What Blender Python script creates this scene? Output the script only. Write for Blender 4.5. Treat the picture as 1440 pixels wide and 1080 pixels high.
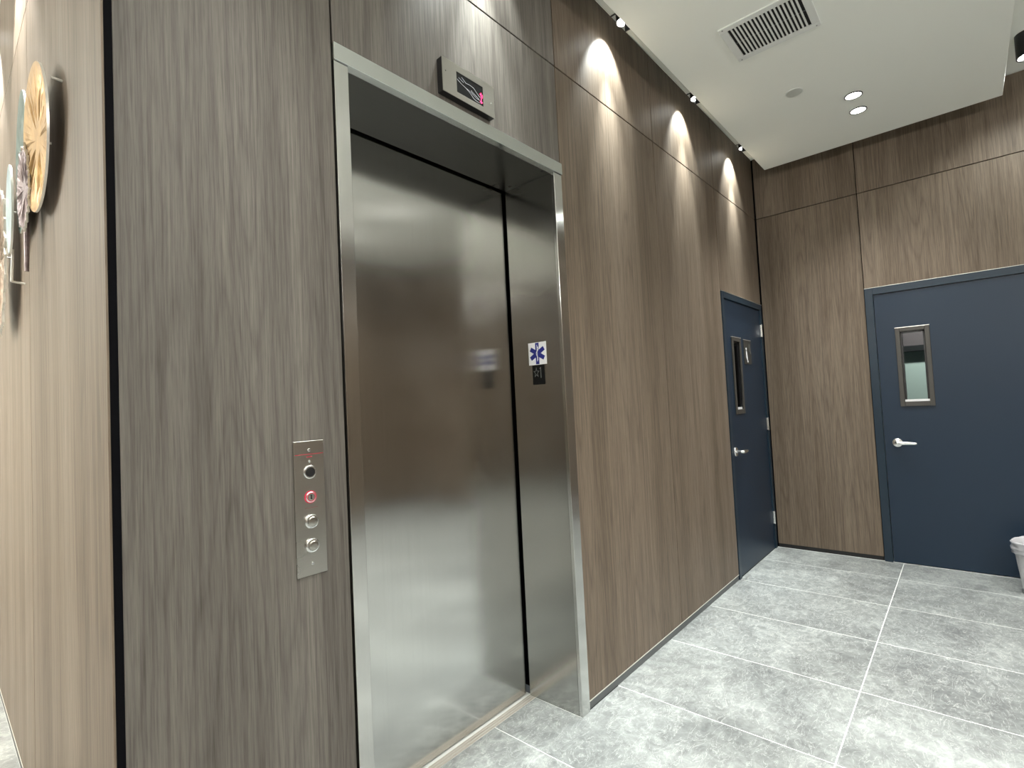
import bpy, bmesh, math, random
from mathutils import Vector, Matrix
random.seed(7)
S = bpy.context.scene
for o in list(bpy.data.objects):
    bpy.data.objects.remove(o)
COL = S.collection

# ------------------------------------------------------------------ camera
H = 1.42
yaw, pitch, roll, CY = 0.8501, 0.0401, -0.0497, -1.3924
cam_d = bpy.data.cameras.new('camera')
cam = bpy.data.objects.new('camera', cam_d)
COL.objects.link(cam)
fw = Vector((math.sin(yaw)*math.cos(pitch), math.cos(yaw)*math.cos(pitch), math.sin(pitch)))
r0 = Vector((math.cos(yaw), -math.sin(yaw), 0.0))
u0 = r0.cross(fw)
r2 = math.cos(roll)*r0 + math.sin(roll)*u0
u2 = -math.sin(roll)*r0 + math.cos(roll)*u0
m = Matrix((r2, u2, -fw)).transposed().to_4x4()
m.translation = Vector((0, CY, H))
cam.matrix_world = m
cam_d.sensor_fit = 'HORIZONTAL'
cam_d.sensor_width = 36.0
cam_d.lens = 726.1/1440*36
cam_d.clip_start = 0.02
S.camera = cam

# ------------------------------------------------------------------ world, exposure
w = bpy.data.worlds.new('world')
S.world = w
w.use_nodes = True
w.node_tree.nodes['Background'].inputs[0].default_value = (0.9, 1.0, 1.0, 1)
w.node_tree.nodes['Background'].inputs[1].default_value = 0.02
S.view_settings.view_transform = 'Standard'
S.view_settings.look = 'None'
S.view_settings.gamma = 1.0
S.view_settings.use_curve_mapping = False
S.view_settings.exposure = 1.6
try:
    S.cycles.use_denoising = True
    S.cycles.max_bounces = 10
    S.cycles.diffuse_bounces = 6
    S.cycles.glossy_bounces = 5
    S.cycles.sample_clamp_indirect = 6.0
    S.cycles.caustics_reflective = True
except Exception:
    pass
SPOT_W = 20.0      # wall washing spots
DOWN_W = 62.0      # recessed downlights, the seen ones and the added unseen ones
FILL_GLOBE_W = 55.0     # unseen globes added as fill for ceiling and walls
COOL = (0.94, 1.0, 0.97)
WARMISH = (1.0, 0.99, 0.94)

# ------------------------------------------------------------------ key dimensions (metres)
XL, XFAR = 0.26, 5.157           # left corner face, far wall face
ZSEAM, ZUP = 3.040, 3.617
ZP = 3.386                       # underside of the dropped ceiling
YP0, YP1, XP0, XP1 = -0.170, -1.707, 0.30, 4.925
EX0, EX1, EZ = 0.876, 1.948, 2.501   # clear opening of the elevator
DOORY = 0.316

# ------------------------------------------------------------------ material helpers
def mat(name):
    mt = bpy.data.materials.new(name)
    mt.use_nodes = True
    nt = mt.node_tree
    return mt, nt, nt.nodes['Principled BSDF']
def N(nt, kind, **kw):
    n = nt.nodes.new(kind)
    for k, v in kw.items():
        setattr(n, k, v)
    return n
def plain(name, col, rough=0.5, metal=0.0, emit=None, estr=0.0, spec=None, bump=0.0, bscale=200):
    mt, nt, b = mat(name)
    b.inputs['Base Color'].default_value = (*col, 1)
    b.inputs['Roughness'].default_value = rough
    b.inputs['Metallic'].default_value = metal
    if spec is not None:
        b.inputs['Specular IOR Level'].default_value = spec
    if emit:
        b.inputs['Emission Color'].default_value = (*emit, 1)
        b.inputs['Emission Strength'].default_value = estr
    if bump:
        tc = N(nt, 'ShaderNodeTexCoord'); no = N(nt, 'ShaderNodeTexNoise'); bp = N(nt, 'ShaderNodeBump')
        no.inputs['Scale'].default_value = bscale
        nt.links.new(tc.outputs['Object'], no.inputs['Vector'])
        nt.links.new(no.outputs['Fac'], bp.inputs['Height'])
        bp.inputs['Strength'].default_value = bump
        bp.inputs['Distance'].default_value = 0.001
        nt.links.new(bp.outputs['Normal'], b.inputs['Normal'])
    return mt

def coords(nt, scale, shift=True):
    tc = N(nt, 'ShaderNodeTexCoord'); mp = N(nt, 'ShaderNodeMapping')
    mp.inputs['Scale'].default_value = scale
    nt.links.new(tc.outputs['Object'], mp.inputs['Vector'])
    if not shift:
        return mp.outputs['Vector']
    oi = N(nt, 'ShaderNodeObjectInfo')
    mul = N(nt, 'ShaderNodeMath', operation='MULTIPLY'); mul.inputs[1].default_value = 40.0
    nt.links.new(oi.outputs['Random'], mul.inputs[0])
    add = N(nt, 'ShaderNodeVectorMath', operation='ADD')
    nt.links.new(mp.outputs['Vector'], add.inputs[0])
    nt.links.new(mul.outputs[0], add.inputs[1])
    return add.outputs[0]
def noise(nt, vec, scale, detail=4, rough=0.55, dist=0.0):
    n = N(nt, 'ShaderNodeTexNoise')
    n.inputs['Scale'].default_value = scale
    n.inputs['Detail'].default_value = detail
    n.inputs['Roughness'].default_value = rough
    n.inputs['Distortion'].default_value = dist
    nt.links.new(vec, n.inputs['Vector'])
    return n.outputs['Fac']
def ramp(nt, fac, stops):
    r = N(nt, 'ShaderNodeValToRGB')
    els = r.color_ramp.elements
    while len(els) < len(stops):
        els.new(0.5)
    for e, (p, c) in zip(els, stops):
        e.position = p
        e.color = (*c, 1) if len(c) == 3 else c
    nt.links.new(fac, r.inputs['Fac'])
    return r.outputs['Color']
def mix(nt, a, b, fac, mode='MIX'):
    n = N(nt, 'ShaderNodeMix', data_type='RGBA', blend_type=mode)
    if isinstance(fac, float):
        n.inputs[0].default_value = fac
    else:
        nt.links.new(fac, n.inputs[0])
    for s, v in ((6, a), (7, b)):
        if isinstance(v, tuple):
            n.inputs[s].default_value = (*v, 1)
        else:
            nt.links.new(v, n.inputs[s])
    return n.outputs[2]

def wood(name, dark, mid, light, rough=0.5):
    """vertical grained laminate: broad boards of tone, fibres and a few flame figures"""
    mt, nt, b = mat(name)
    broad = noise(nt, coords(nt, (5.0, 5.0, 0.16)), 1.0, 3, 0.5)
    streak = noise(nt, coords(nt, (42.0, 42.0, 0.42)), 1.0, 5, 0.6, 0.2)
    fibre = noise(nt, coords(nt, (260.0, 260.0, 9.0)), 1.0, 3, 0.6)
    fig_v = coords(nt, (6.5, 6.5, 0.34))
    wv = N(nt, 'ShaderNodeTexNoise'); wv.inputs['Scale'].default_value = 1.0; wv.inputs['Detail'].default_value = 1.0
    nt.links.new(fig_v, wv.inputs['Vector'])
    mul = N(nt, 'ShaderNodeMath', operation='MULTIPLY'); mul.inputs[1].default_value = 34.0
    nt.links.new(wv.outputs['Fac'], mul.inputs[0])
    fr = N(nt, 'ShaderNodeMath', operation='PINGPONG'); fr.inputs[1].default_value = 1.0
    nt.links.new(mul.outputs[0], fr.inputs[0])
    base = ramp(nt, broad, [(0.3, dark), (0.5, mid), (0.72, light)])
    st = ramp(nt, streak, [(0.3, (0.80, 0.79, 0.78)), (0.5, (1, 1, 1)), (0.7, (1.15, 1.15, 1.14))])
    c = mix(nt, base, st, 0.75, 'MULTIPLY')
    fi = ramp(nt, fr.outputs[0], [(0.0, (0.74, 0.73, 0.72)), (0.35, (1, 1, 1)), (1.0, (1.08, 1.08, 1.07))])
    c = mix(nt, c, fi, 0.6, 'MULTIPLY')
    pore = noise(nt, coords(nt, (110.0, 110.0, 2.2)), 1.0, 5, 0.7, 0.3)
    c = mix(nt, c, ramp(nt, pore, [(0.36, (0.70, 0.69, 0.68)), (0.5, (1, 1, 1)), (0.66, (1.17, 1.17, 1.16))]), 0.7, 'MULTIPLY')
    fb = ramp(nt, fibre, [(0.34, (0.68, 0.67, 0.66)), (0.52, (1, 1, 1)), (0.7, (1.18, 1.18, 1.17))])
    c = mix(nt, c, fb, 0.6, 'MULTIPLY')
    nt.links.new(c, b.inputs['Base Color'])
    b.inputs['Roughness'].default_value = rough
    b.inputs['Specular IOR Level'].default_value = 0.22
    bp = N(nt, 'ShaderNodeBump'); bp.inputs['Strength'].default_value = 0.25; bp.inputs['Distance'].default_value = 0.0008
    nt.links.new(fibre, bp.inputs['Height'])
    nt.links.new(bp.outputs['Normal'], b.inputs['Normal'])
    return mt

def steel(name, col=(0.63, 0.63, 0.61), rough=0.17, aniso=0.8, streak=(160, 160, 1.2), rot=0.0):
    """brushed stainless: roughness and relief follow the vertical grain, faint handling smudges"""
    mt, nt, b = mat(name)
    fine = noise(nt, coords(nt, streak), 1.0, 4, 0.65)
    smudge = noise(nt, coords(nt, (2.2, 2.2, 3.0)), 1.0, 4, 0.55)
    c = ramp(nt, fine, [(0.3, tuple(x*0.97 for x in col)), (0.7, tuple(min(1, x*1.02) for x in col))])
    nt.links.new(c, b.inputs['Base Color'])
    b.inputs['Metallic'].default_value = 1.0
    mr = N(nt, 'ShaderNodeMapRange'); mr.inputs['To Min'].default_value = rough*0.8; mr.inputs['To Max'].default_value = rough*1.3
    mr.inputs['From Min'].default_value = 0.3; mr.inputs['From Max'].default_value = 0.7
    nt.links.new(smudge, mr.inputs['Value'])
    nt.links.new(mr.outputs['Result'], b.inputs['Roughness'])
    b.inputs['Anisotropic'].default_value = aniso
    b.inputs['Anisotropic Rotation'].default_value = rot
    tg = N(nt, 'ShaderNodeTangent', direction_type='UV_MAP'); tg.uv_map = 'UVMap'
    nt.links.new(tg.outputs['Tangent'], b.inputs['Tangent'])
    return mt

def stone(name):
    """grey porcelain with cloudy patches, pale scratches and specks"""
    mt, nt, b = mat(name)
    v = coords(nt, (1, 1, 1))
    cloud = noise(nt, v, 2.3, 8, 0.62, 0.6)
    grit = noise(nt, v, 18.0, 8, 0.7, 0.9)
    fl = noise(nt, v, 90.0, 3, 0.6)
    c = ramp(nt, cloud, [(0.32, (0.155, 0.165, 0.166)), (0.5, (0.228, 0.243, 0.240)), (0.68, (0.325, 0.345, 0.339))])
    g = ramp(nt, grit, [(0.3, (0.58, 0.58, 0.59)), (0.5, (1, 1, 1)), (0.66, (1.42, 1.43, 1.41))])
    c = mix(nt, c, g, 0.8, 'MULTIPLY')
    f = ramp(nt, fl, [(0.3, (0.88, 0.88, 0.88)), (0.7, (1.1, 1.1, 1.1))])
    c = mix(nt, c, f, 0.7, 'MULTIPLY')
    vein = noise(nt, coords(nt, (1.0, 2.2, 1.0)), 6.0, 5, 0.6, 2.4)
    vr = ramp(nt, vein, [(0.485, (0, 0, 0)), (0.5, (0.5, 0.5, 0.5)), (0.515, (0, 0, 0))])
    c = mix(nt, c, (0.62, 0.64, 0.62), vr)
    nt.links.new(c, b.inputs['Base Color'])
    b.inputs['Roughness'].default_value = 0.42
    bp = N(nt, 'ShaderNodeBump'); bp.inputs['Strength'].default_value = 0.15; bp.inputs['Distance'].default_value = 0.001
    nt.links.new(grit, bp.inputs['Height'])
    nt.links.new(bp.outputs['Normal'], b.inputs['Normal'])
    return mt

M = {}
M['wood'] = wood('wood_laminate', (0.126, 0.098, 0.072), (0.162, 0.127, 0.096), (0.200, 0.161, 0.125))
M['wood_grey_sheen'] = wood('wood_laminate_grey_sheen', (0.110, 0.099, 0.088), (0.138, 0.126, 0.112), (0.168, 0.155, 0.139))  # same laminate, greyed to stand in for its sheen at glancing angles
M['wood_warm'] = wood('wood_laminate_warm', (0.146, 0.114, 0.085), (0.194, 0.154, 0.118), (0.244, 0.201, 0.159))
M['steel'] = steel('brushed_steel')
M['steel_return_shaded'] = steel('brushed_steel_return_shaded', (0.47, 0.465, 0.445), 0.17, 0.8)  # jamb steel with the dark reflections of the recess put into its colour
M['steel_soffit'] = steel('dark_soffit_steel', (0.13, 0.127, 0.118), 0.3, 0.3, (1.5, 160, 160))  # far darker base colour and rougher than the header steel
M['steel_header'] = steel('brushed_steel_header', (0.62, 0.64, 0.62), 0.2, 0.4, (1.5, 130, 130))
M['steel_face'] = steel('brushed_steel_trim', (0.66, 0.66, 0.64), 0.26, 0.5, (120, 120, 1.5))
M['steel_plate'] = steel('brushed_steel_plate', (0.47, 0.455, 0.42), 0.3, 0.4, (2.0, 2.0, 260))
M['stone'] = stone('grey_porcelain')
M['grout'] = plain('pale_grout', (0.72, 0.74, 0.72), 0.8, bump=0.3)
M['ceiling'] = plain('ceiling_paint', (0.88, 0.90, 0.85), 0.75, bump=0.08, bscale=350)
M['white'] = plain('white_enamel', (0.76, 0.78, 0.76), 0.4)
M['channel'] = plain('channel_grey_paint', (0.50, 0.53, 0.50), 0.5)
M['backing'] = plain('black_substrate', (0.004, 0.004, 0.005), 0.8, spec=0.05)
M['black'] = plain('black_enamel', (0.012, 0.012, 0.013), 0.35)
M['navy'] = plain('navy_paint', (0.006, 0.020, 0.042), 0.42, bump=0.12, bscale=240)
M['navy_frame'] = plain('navy_frame_paint', (0.008, 0.022, 0.038), 0.36, bump=0.08)
M['chrome'] = plain('satin_chrome', (0.80, 0.81, 0.81), 0.25, 1.0)
M['alu'] = plain('skirting_aluminium', (0.12, 0.128, 0.13), 0.5, 0.2, bump=0.1)
M['alu_lip'] = plain('pale_aluminium_lip', (0.72, 0.72, 0.66), 0.4, 0.4)
M['taupe'] = plain('taupe_steel_frame', (0.072, 0.068, 0.062), 0.42, 0.3)
M['taupe_edge'] = plain('bright_steel_edge', (0.8, 0.78, 0.74), 0.3, 0.8)
M['sill'] = plain('sill_aluminium', (0.50, 0.47, 0.42), 0.45, 0.5, bump=0.1)
M['lens'] = plain('lit_lens', (1, 1, 1), 0.3, emit=(1.0, 1.0, 0.94), estr=14)
M['lens_dim'] = plain('lit_downlight_lens', (1, 1, 1), 0.3, emit=(1.0, 0.98, 0.9), estr=5)
M['signwhite'] = plain('sign_white', (0.82, 0.82, 0.84), 0.35)
M['signblue'] = plain('sign_navy_blue', (0.012, 0.018, 0.21), 0.4)
M['signblack'] = plain('sign_black', (0.004, 0.004, 0.004), 0.6, spec=0.15)
M['signgrey'] = plain('raised_sign_grey', (0.10, 0.105, 0.10), 0.4)
M['signdark'] = plain('sign_charcoal', (0.035, 0.036, 0.034), 0.35)
M['screen'] = plain('display_glass', (0.004, 0.005, 0.007), 0.12)
M['glint'] = plain('film_glint', (0.55, 0.57, 0.62), 0.2)
M['redled'] = plain('red_led', (0.9, 0.02, 0.10), 0.4, emit=(1.0, 0.05, 0.16), estr=1.2)
M['redprint'] = plain('red_engraving', (0.38, 0.03, 0.05), 0.5)
M['redring'] = plain('red_halo', (0.42, 0.03, 0.06), 0.4, emit=(1.0, 0.03, 0.08), estr=0.08)
M['liner'] = plain('bin_liner_film', (0.52, 0.52, 0.55), 0.25)
M['bin'] = plain('bin_plastic', (0.60, 0.60, 0.62), 0.4)
M['bindark'] = plain('bin_base', (0.12, 0.13, 0.13), 0.5)
M['paper'] = plain('crumpled_paper', (0.70, 0.69, 0.66), 0.7, bump=0.4, bscale=40)
M['green'] = plain('pale_green_paint', (0.36, 0.41, 0.38), 0.7)
M['brownroom'] = plain('mauve_room_paint', (0.07, 0.052, 0.055), 0.7, bump=0.3, bscale=60)
M['grille_dark'] = plain('duct_black', (0.004, 0.004, 0.004), 0.8)
mt, nt, b = mat('clear_glass')
b.inputs['Base Color'].default_value = (0.85, 0.92, 0.89, 1)
b.inputs['Roughness'].default_value = 0.03
b.inputs['Transmission Weight'].default_value = 1.0
b.inputs['IOR'].default_value = 1.05
M['glass'] = mt
def metal_art(name, c0, c1, rough, metal=0.85, sc=14):
    mt, nt, b = mat(name)
    n = noise(nt, coords(nt, (1, 1, 1), False), sc, 6, 0.6, 0.4)
    nt.links.new(ramp(nt, n, [(0.3, c0), (0.7, c1)]), b.inputs['Base Color'])
    b.inputs['Roughness'].default_value = rough
    b.inputs['Metallic'].default_value = metal
    bp = N(nt, 'ShaderNodeBump'); bp.inputs['Strength'].default_value = 0.2; bp.inputs['Distance'].default_value = 0.002
    nt.links.new(n, bp.inputs['Height']); nt.links.new(bp.outputs['Normal'], b.inputs['Normal'])
    return mt
M['gold'] = metal_art('gilt_metal', (0.24, 0.135, 0.04), (0.44, 0.27, 0.10), 0.42, 0.6)
M['teal'] = metal_art('verdigris_metal', (0.045, 0.075, 0.065), (0.13, 0.19, 0.165), 0.4, 0.5)
M['paleblue'] = metal_art('pale_blue_metal', (0.30, 0.38, 0.40), (0.48, 0.55, 0.55), 0.4, 0.4)
M['mauve'] = metal_art('mauve_metal', (0.13, 0.095, 0.095), (0.30, 0.24, 0.24), 0.45, 0.4, 40)
M['bark'] = metal_art('rough_bronze', (0.17, 0.12, 0.08), (0.42, 0.33, 0.25), 0.6, 0.2, 30)
M['rim'] = plain('bright_cut_edge', (0.85, 0.84, 0.78), 0.35, 0.5)

# ------------------------------------------------------------------ object helpers
ROOT = {}
def wloc(o):
    v = Vector((0, 0, 0))
    while o is not None:
        v += o.location; o = o.parent
    return v
def link(name, me, materials, parent=None, centre=None):
    """mesh data given in world coordinates; its origin goes to the middle of the piece"""
    if centre is None:
        xs = [v.co for v in me.vertices]
        centre = Vector([(min(c[i] for c in xs)+max(c[i] for c in xs))/2 for i in range(3)])
    me.transform(Matrix.Translation(-centre))
    for mm in (materials if isinstance(materials, (list, tuple)) else [materials]):
        me.materials.append(mm)
    o = bpy.data.objects.new(name, me)
    COL.objects.link(o)
    o.location = centre
    if parent is not None:
        o.parent = parent
        o.location = centre - wloc(parent)
    return o
def uvs(bm):
    uv = bm.loops.layers.uv.get('UVMap') or bm.loops.layers.uv.new('UVMap')
    for f in bm.faces:
        n = f.normal
        a = max(range(3), key=lambda i: abs(n[i]))
        for l in f.loops:
            c = l.vert.co
            l[uv].uv = (c.y, c.z) if a == 0 else ((c.x, c.z) if a == 1 else (c.x, c.y))
def finish(bm, name, mt, parent=None, centre=None, smooth=False, bevel=0.0):
    if bevel:
        bmesh.ops.bevel(bm, geom=bm.edges[:], offset=bevel, segments=1, affect='EDGES', profile=0.5)
    bm.normal_update()
    uvs(bm)
    me = bpy.data.meshes.new(name)
    bm.to_mesh(me); bm.free()
    if smooth:
        for p in me.polygons:
            p.use_smooth = True
    return link(name, me, mt, parent, centre)
def addbox(bm, x0, x1, y0, y1, z0, z1):
    vs = [bm.verts.new(c) for c in ((x0,y0,z0),(x1,y0,z0),(x1,y1,z0),(x0,y1,z0),(x0,y0,z1),(x1,y0,z1),(x1,y1,z1),(x0,y1,z1))]
    for f in ((0,3,2,1),(4,5,6,7),(0,1,5,4),(1,2,6,5),(2,3,7,6),(3,0,4,7)):
        bm.faces.new([vs[i] for i in f])
    return vs
def box(name, b6, mt, parent=None, bevel=0.0):
    bm = bmesh.new(); addbox(bm, *b6)
    return finish(bm, name, mt, parent, bevel=bevel)
def boxes(name, lst, mt, parent=None, bevel=0.0):
    bm = bmesh.new()
    for b6 in lst:
        addbox(bm, *b6)
    return finish(bm, name, mt, parent, bevel=bevel)
def lathe(bm, prof, origin, axis, segs=32, cap0=True, cap1=True):
    """profile of (radius, distance along axis)"""
    ax = Vector(axis).normalized()
    q = ax.to_track_quat('Z', 'Y').to_matrix()
    o = Vector(origin)
    rings = []
    for r, h in prof:
        rings.append([bm.verts.new(o + q @ Vector((r*math.cos(2*math.pi*i/segs), r*math.sin(2*math.pi*i/segs), h))) for i in range(segs)])
    for a, c in zip(rings, rings[1:]):
        for i in range(segs):
            j = (i+1) % segs
            bm.faces.new((a[i], a[j], c[j], c[i]))
    if cap0: bm.faces.new(rings[0][::-1])
    if cap1: bm.faces.new(rings[-1])
    return rings
def turned(name, prof, origin, axis, mt, parent=None, segs=32, cap0=True, cap1=True, smooth=False):
    bm = bmesh.new(); lathe(bm, prof, origin, axis, segs, cap0, cap1)
    o = finish(bm, name, mt, parent)
    if smooth:
        for p in o.data.polygons:
            p.use_smooth = len(p.vertices) == 4
    return o
def tube(bm, pts, rad, segs=8):
    pts = [Vector(p) for p in pts]
    rings = []
    for i, p in enumerate(pts):
        d = (pts[min(i+1, len(pts)-1)] - pts[max(i-1, 0)]).normalized()
        q = d.to_track_quat('Z', 'Y').to_matrix()
        r = rad[i] if isinstance(rad, (list, tuple)) else rad
        rings.append([bm.verts.new(p + q @ Vector((r*math.cos(2*math.pi*k/segs), r*math.sin(2*math.pi*k/segs), 0))) for k in range(segs)])
    for a, c in zip(rings, rings[1:]):
        for k in range(segs):
            j = (k+1) % segs
            bm.faces.new((a[k], a[j], c[j], c[k]))
    bm.faces.new(rings[0][::-1]); bm.faces.new(rings[-1])
def prism(bm, pts, fn, t0, t1):
    """flat outline pts (a, b) extruded from t0 to t1, fn(a, b, t) gives the world point"""
    A = [bm.verts.new(fn(a, b_, t0)) for a, b_ in pts]
    B = [bm.verts.new(fn(a, b_, t1)) for a, b_ in pts]
    n = len(pts)
    bm.faces.new(A[::-1]); bm.faces.new(B)
    for i in range(n):
        j = (i+1) % n
        bm.faces.new((A[i], A[j], B[j], B[i]))
def tag(o, label, cat, kind=None, group=None):
    o['label'] = label
    o['category'] = cat
    if kind: o['kind'] = kind
    if group: o['group'] = group
    return o
def thing(name, label, cat, loc=(0, 0, 0), kind=None, group=None):
    o = bpy.data.objects.new(name, None)
    o.empty_display_size = 0.05
    o.location = loc
    COL.objects.link(o)
    return tag(o, label, cat, kind, group)
def copy_tree(o, delta, label):
    c = o.copy(); COL.objects.link(c); c.location = o.location + Vector(delta)
    c['label'] = label
    for ch in list(o.children):
        d = ch.copy(); COL.objects.link(d); d.parent = c
        for g in list(ch.children):
            e = g.copy(); COL.objects.link(e); e.parent = d
    return c

# ================================================================== FLOOR
floor = boxes('floor', [(-4.0, 5.30, -4.6, 0.0, -0.12, -0.0006), (-4.0, XL+0.02, 0.0, 6.1, -0.12, -0.0006),
                        (0.86, 1.96, 0.0, 0.36, -0.12, -0.0006)], M['grout'])
tag(floor, 'grey porcelain tiled lobby floor with pale grout lines', 'floor', 'structure')
G = 0.0022
xs = [5.157-0.0]
x = 4.7275
while x > -4.0:
    xs.append(x); x -= 0.6135
xs.append(-4.0)
xs = xs[::-1]
ys = [-4.5, -3.368, -2.148, -0.928, 0.292, 1.512, 2.732, 3.952, 5.172, 6.0]
tile_mesh = {}
def tile(x0, x1, y0, y1):
    if x1-x0 < 0.02 or y1-y0 < 0.02:
        return
    o = box('tile', (x0+G, x1-G, y0+G, y1-G, -0.012, 0.0), M['stone'], floor, 0.0008)
for i in range(len(xs)-1):
    for j in range(len(ys)-1):
        x0, x1, y0, y1 = xs[i], xs[i+1], ys[j], ys[j+1]
        if y1 <= 0:
            tile(x0, x1, y0, y1)
        elif y0 < 0:
            # row that meets the elevator wall; it runs on into the elevator recess and round the corner
            if x1 <= XL+0.01:
                tile(x0, x1, y0, y1)
            else:
                spans = [(x0, x1, 0.004)]
                if x1 > EX0 and x0 < EX1:
                    a, c = max(x0, EX0), min(x1, EX1)
                    bm = bmesh.new()
                    addbox(bm, x0+G, x1-G, y0+G, 0.0, -0.012, 0.0)
                    addbox(bm, a+G, c-G, 0.0, 0.266, -0.012, 0.0)
                    finish(bm, 'tile', M['stone'], floor)
                else:
                    tile(x0, x1, y0, 0.004+G)
        else:
            if x1 <= XL+0.01:
                tile(x0, x1, y0, y1)
            elif x0 < XL:
                tile(x0, XL+G, y0, y1)

# ================================================================== WALLS
def panel(parent, b6, mt='wood'):
    return box('panel', b6, M[mt], parent, 0.0012)

# --- elevator wall (face y = 0)
wf = boxes('wall_front', [(0.279, 0.826, 0.020, 0.16, 0, ZUP), (0.826, 2.012, 0.020, 0.16, 2.558, ZUP),
                          (2.012, 4.100, 0.020, 0.16, 0, ZUP), (4.100, XFAR, 0.020, 0.16, 2.235, ZUP),
                          (0.279, 0.815, 0.16, 0.75, 0, ZUP), (2.012, 3.9, 0.16, 0.75, 0, ZUP)], M['backing'])
wsh = boxes('wall_shaft', [(0.816, 2.011, 0.40, 0.75, 0, ZUP)], M['backing'])
tag(wsh, 'black shaft wall behind the elevator door gap', 'wall', 'structure')
tag(wf, 'wood laminate panelled wall around the elevator doorway', 'wall', 'structure')
for x0, x1, zl, mt in ((0.281, 0.8230, 0.042, 'wood_grey_sheen'), (0.8290, 2.0080, 2.560, 'wood_grey_sheen'), (2.0140, 3.044, 0.042, 'wood'),
                   (3.0500, 4.0950, 0.042, 'wood'), (4.1010, 5.146, 2.238, 'wood')):
    panel(wf, (x0, x1, 0.0, 0.018, zl, 3.037), mt)
    panel(wf, (x0, x1, 0.0, 0.018, 3.043, 3.612), mt)
# --- far wall (face x = XFAR)
wr = boxes('wall_far', [(XFAR+0.020, XFAR+0.14, -0.803, 0.75, 0, ZUP), (XFAR+0.020, XFAR+0.14, -1.845, -0.803, 2.235, ZUP),
                        (XFAR+0.020, XFAR+0.14, -4.6, -1.845, 0, ZUP)], M['backing'])
tag(wr, 'wood laminate panelled wall holding the wide navy door', 'wall', 'structure')
for y0, y1, zl in ((-0.8000, -0.012, 0.036), (-1.8430, -0.8060, 2.238), (-3.1000, -1.8490, 0.036), (-4.49, -3.106, 0.036)):
    panel(wr, (XFAR, XFAR+0.018, y0, y1, zl, 3.037))
    panel(wr, (XFAR, XFAR+0.018, y0, y1, 3.043, 3.612))
# --- left wall, round the corner (face x = XL, looks to -x)
wl = boxes('wall_left', [(XL+0.0055, XL+0.14, 0.022, 6.0, 0, ZUP)], M['backing'])
tag(wl, 'brown wood laminate wall round the corner with the metal sculpture', 'wall', 'structure')
yy = -0.001
while yy < 5.9:
    y1 = min(yy+1.219, 5.99)
    box('panel', (XL, XL+0.0045, yy, y1, 0.042, 3.037), M['wood_warm'], wl, 0.0008)
    box('panel', (XL, XL+0.0045, yy, y1, 3.043, 3.612), M['wood_warm'], wl, 0.0008)
    yy = y1+0.006
# --- walls behind the camera that the steel mirrors
wb = box('wall_back', (-4.0, XFAR+0.14, -4.62, -4.52, 0, ZUP), M['backing'])
tag(wb, 'wood panelled wall on the far side of the lobby', 'wall', 'structure')
x = -3.98
while x < 5.1:
    x1 = min(x+1.214, 5.15)
    panel(wb, (x, x1, -4.518, -4.50, 0.04, 3.037)); panel(wb, (x, x1, -4.518, -4.50, 3.043, 3.612))
    x = x1+0.006
ws = box('wall_side', (-4.14, -4.02, -4.62, 6.1, 0, ZUP), M['backing'])
tag(ws, 'wood panelled end wall of the lobby', 'wall', 'structure')
y = -4.5
while y < 5.9:
    y1 = min(y+1.214, 6.0)
    panel(ws, (-4.018, -4.0, y, y1, 0.04, 3.037)); panel(ws, (-4.018, -4.0, y, y1, 3.043, 3.612))
    y = y1+0.006
we = box('wall_end', (-4.14, 0.42, 6.0, 6.1, 0, ZUP), M['ceiling'])
tag(we, 'plain painted end of the side corridor', 'wall', 'structure')
# --- ceiling: high slab and a dropped panel
ce = boxes('ceiling', [(-4.14, 5.30, -4.62, 6.1, ZUP, ZUP+0.1)], M['ceiling'])
tag(ce, 'white painted ceiling with a dropped panel', 'ceiling', 'structure')
dp = box('dropped_panel', (XP0, XP1, YP1, YP0, ZP, ZP+0.10), M['ceiling'], ce, 0.002)
box('hanger_void', (XP0+0.35, XP1-0.35, YP1+0.25, YP0-0.25, ZP+0.10, ZUP), M['ceiling'], ce)
# --- trims
t1 = box('trim_1', (XL+0.0052, XL+0.0208, 0.0015, 0.0215, 0.0, 3.612), M['backing'])
tag(t1, 'black shadow gap strip at the outer wall corner', 'trim', 'structure')
def skirting(name, segs, lips, label):
    o = boxes(name, segs, M['alu']); tag(o, label, 'baseboard', 'structure')
    boxes('edge_lip', lips, M['alu_lip'], o)
skirting('baseboard_front', [(0.281, 0.8230, 0.0035, 0.0195, 0.0, 0.037), (2.014, 4.095, 0.0035, 0.0195, 0.0, 0.037)],
         [(0.281, 0.8230, -0.001, 0.0195, 0.037, 0.0415), (2.014, 4.095, -0.001, 0.0195, 0.037, 0.0415)],
         'slim grey metal skirting under the elevator wall panels')
skirting('baseboard_left', [(XL+0.0005, XL+0.0050, 0.0, 5.99, 0.0, 0.037)], [(XL-0.001, XL+0.0050, 0.0, 5.99, 0.037, 0.0415)],
         'slim metal skirting under the sculpture wall')
bf = boxes('baseboard_far', [(XFAR+0.012, XFAR+0.0195, -0.800, -0.012, 0.0, 0.036)], M['black'])
tag(bf, 'black recessed skirting between the two navy doors', 'baseboard', 'structure')

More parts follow.
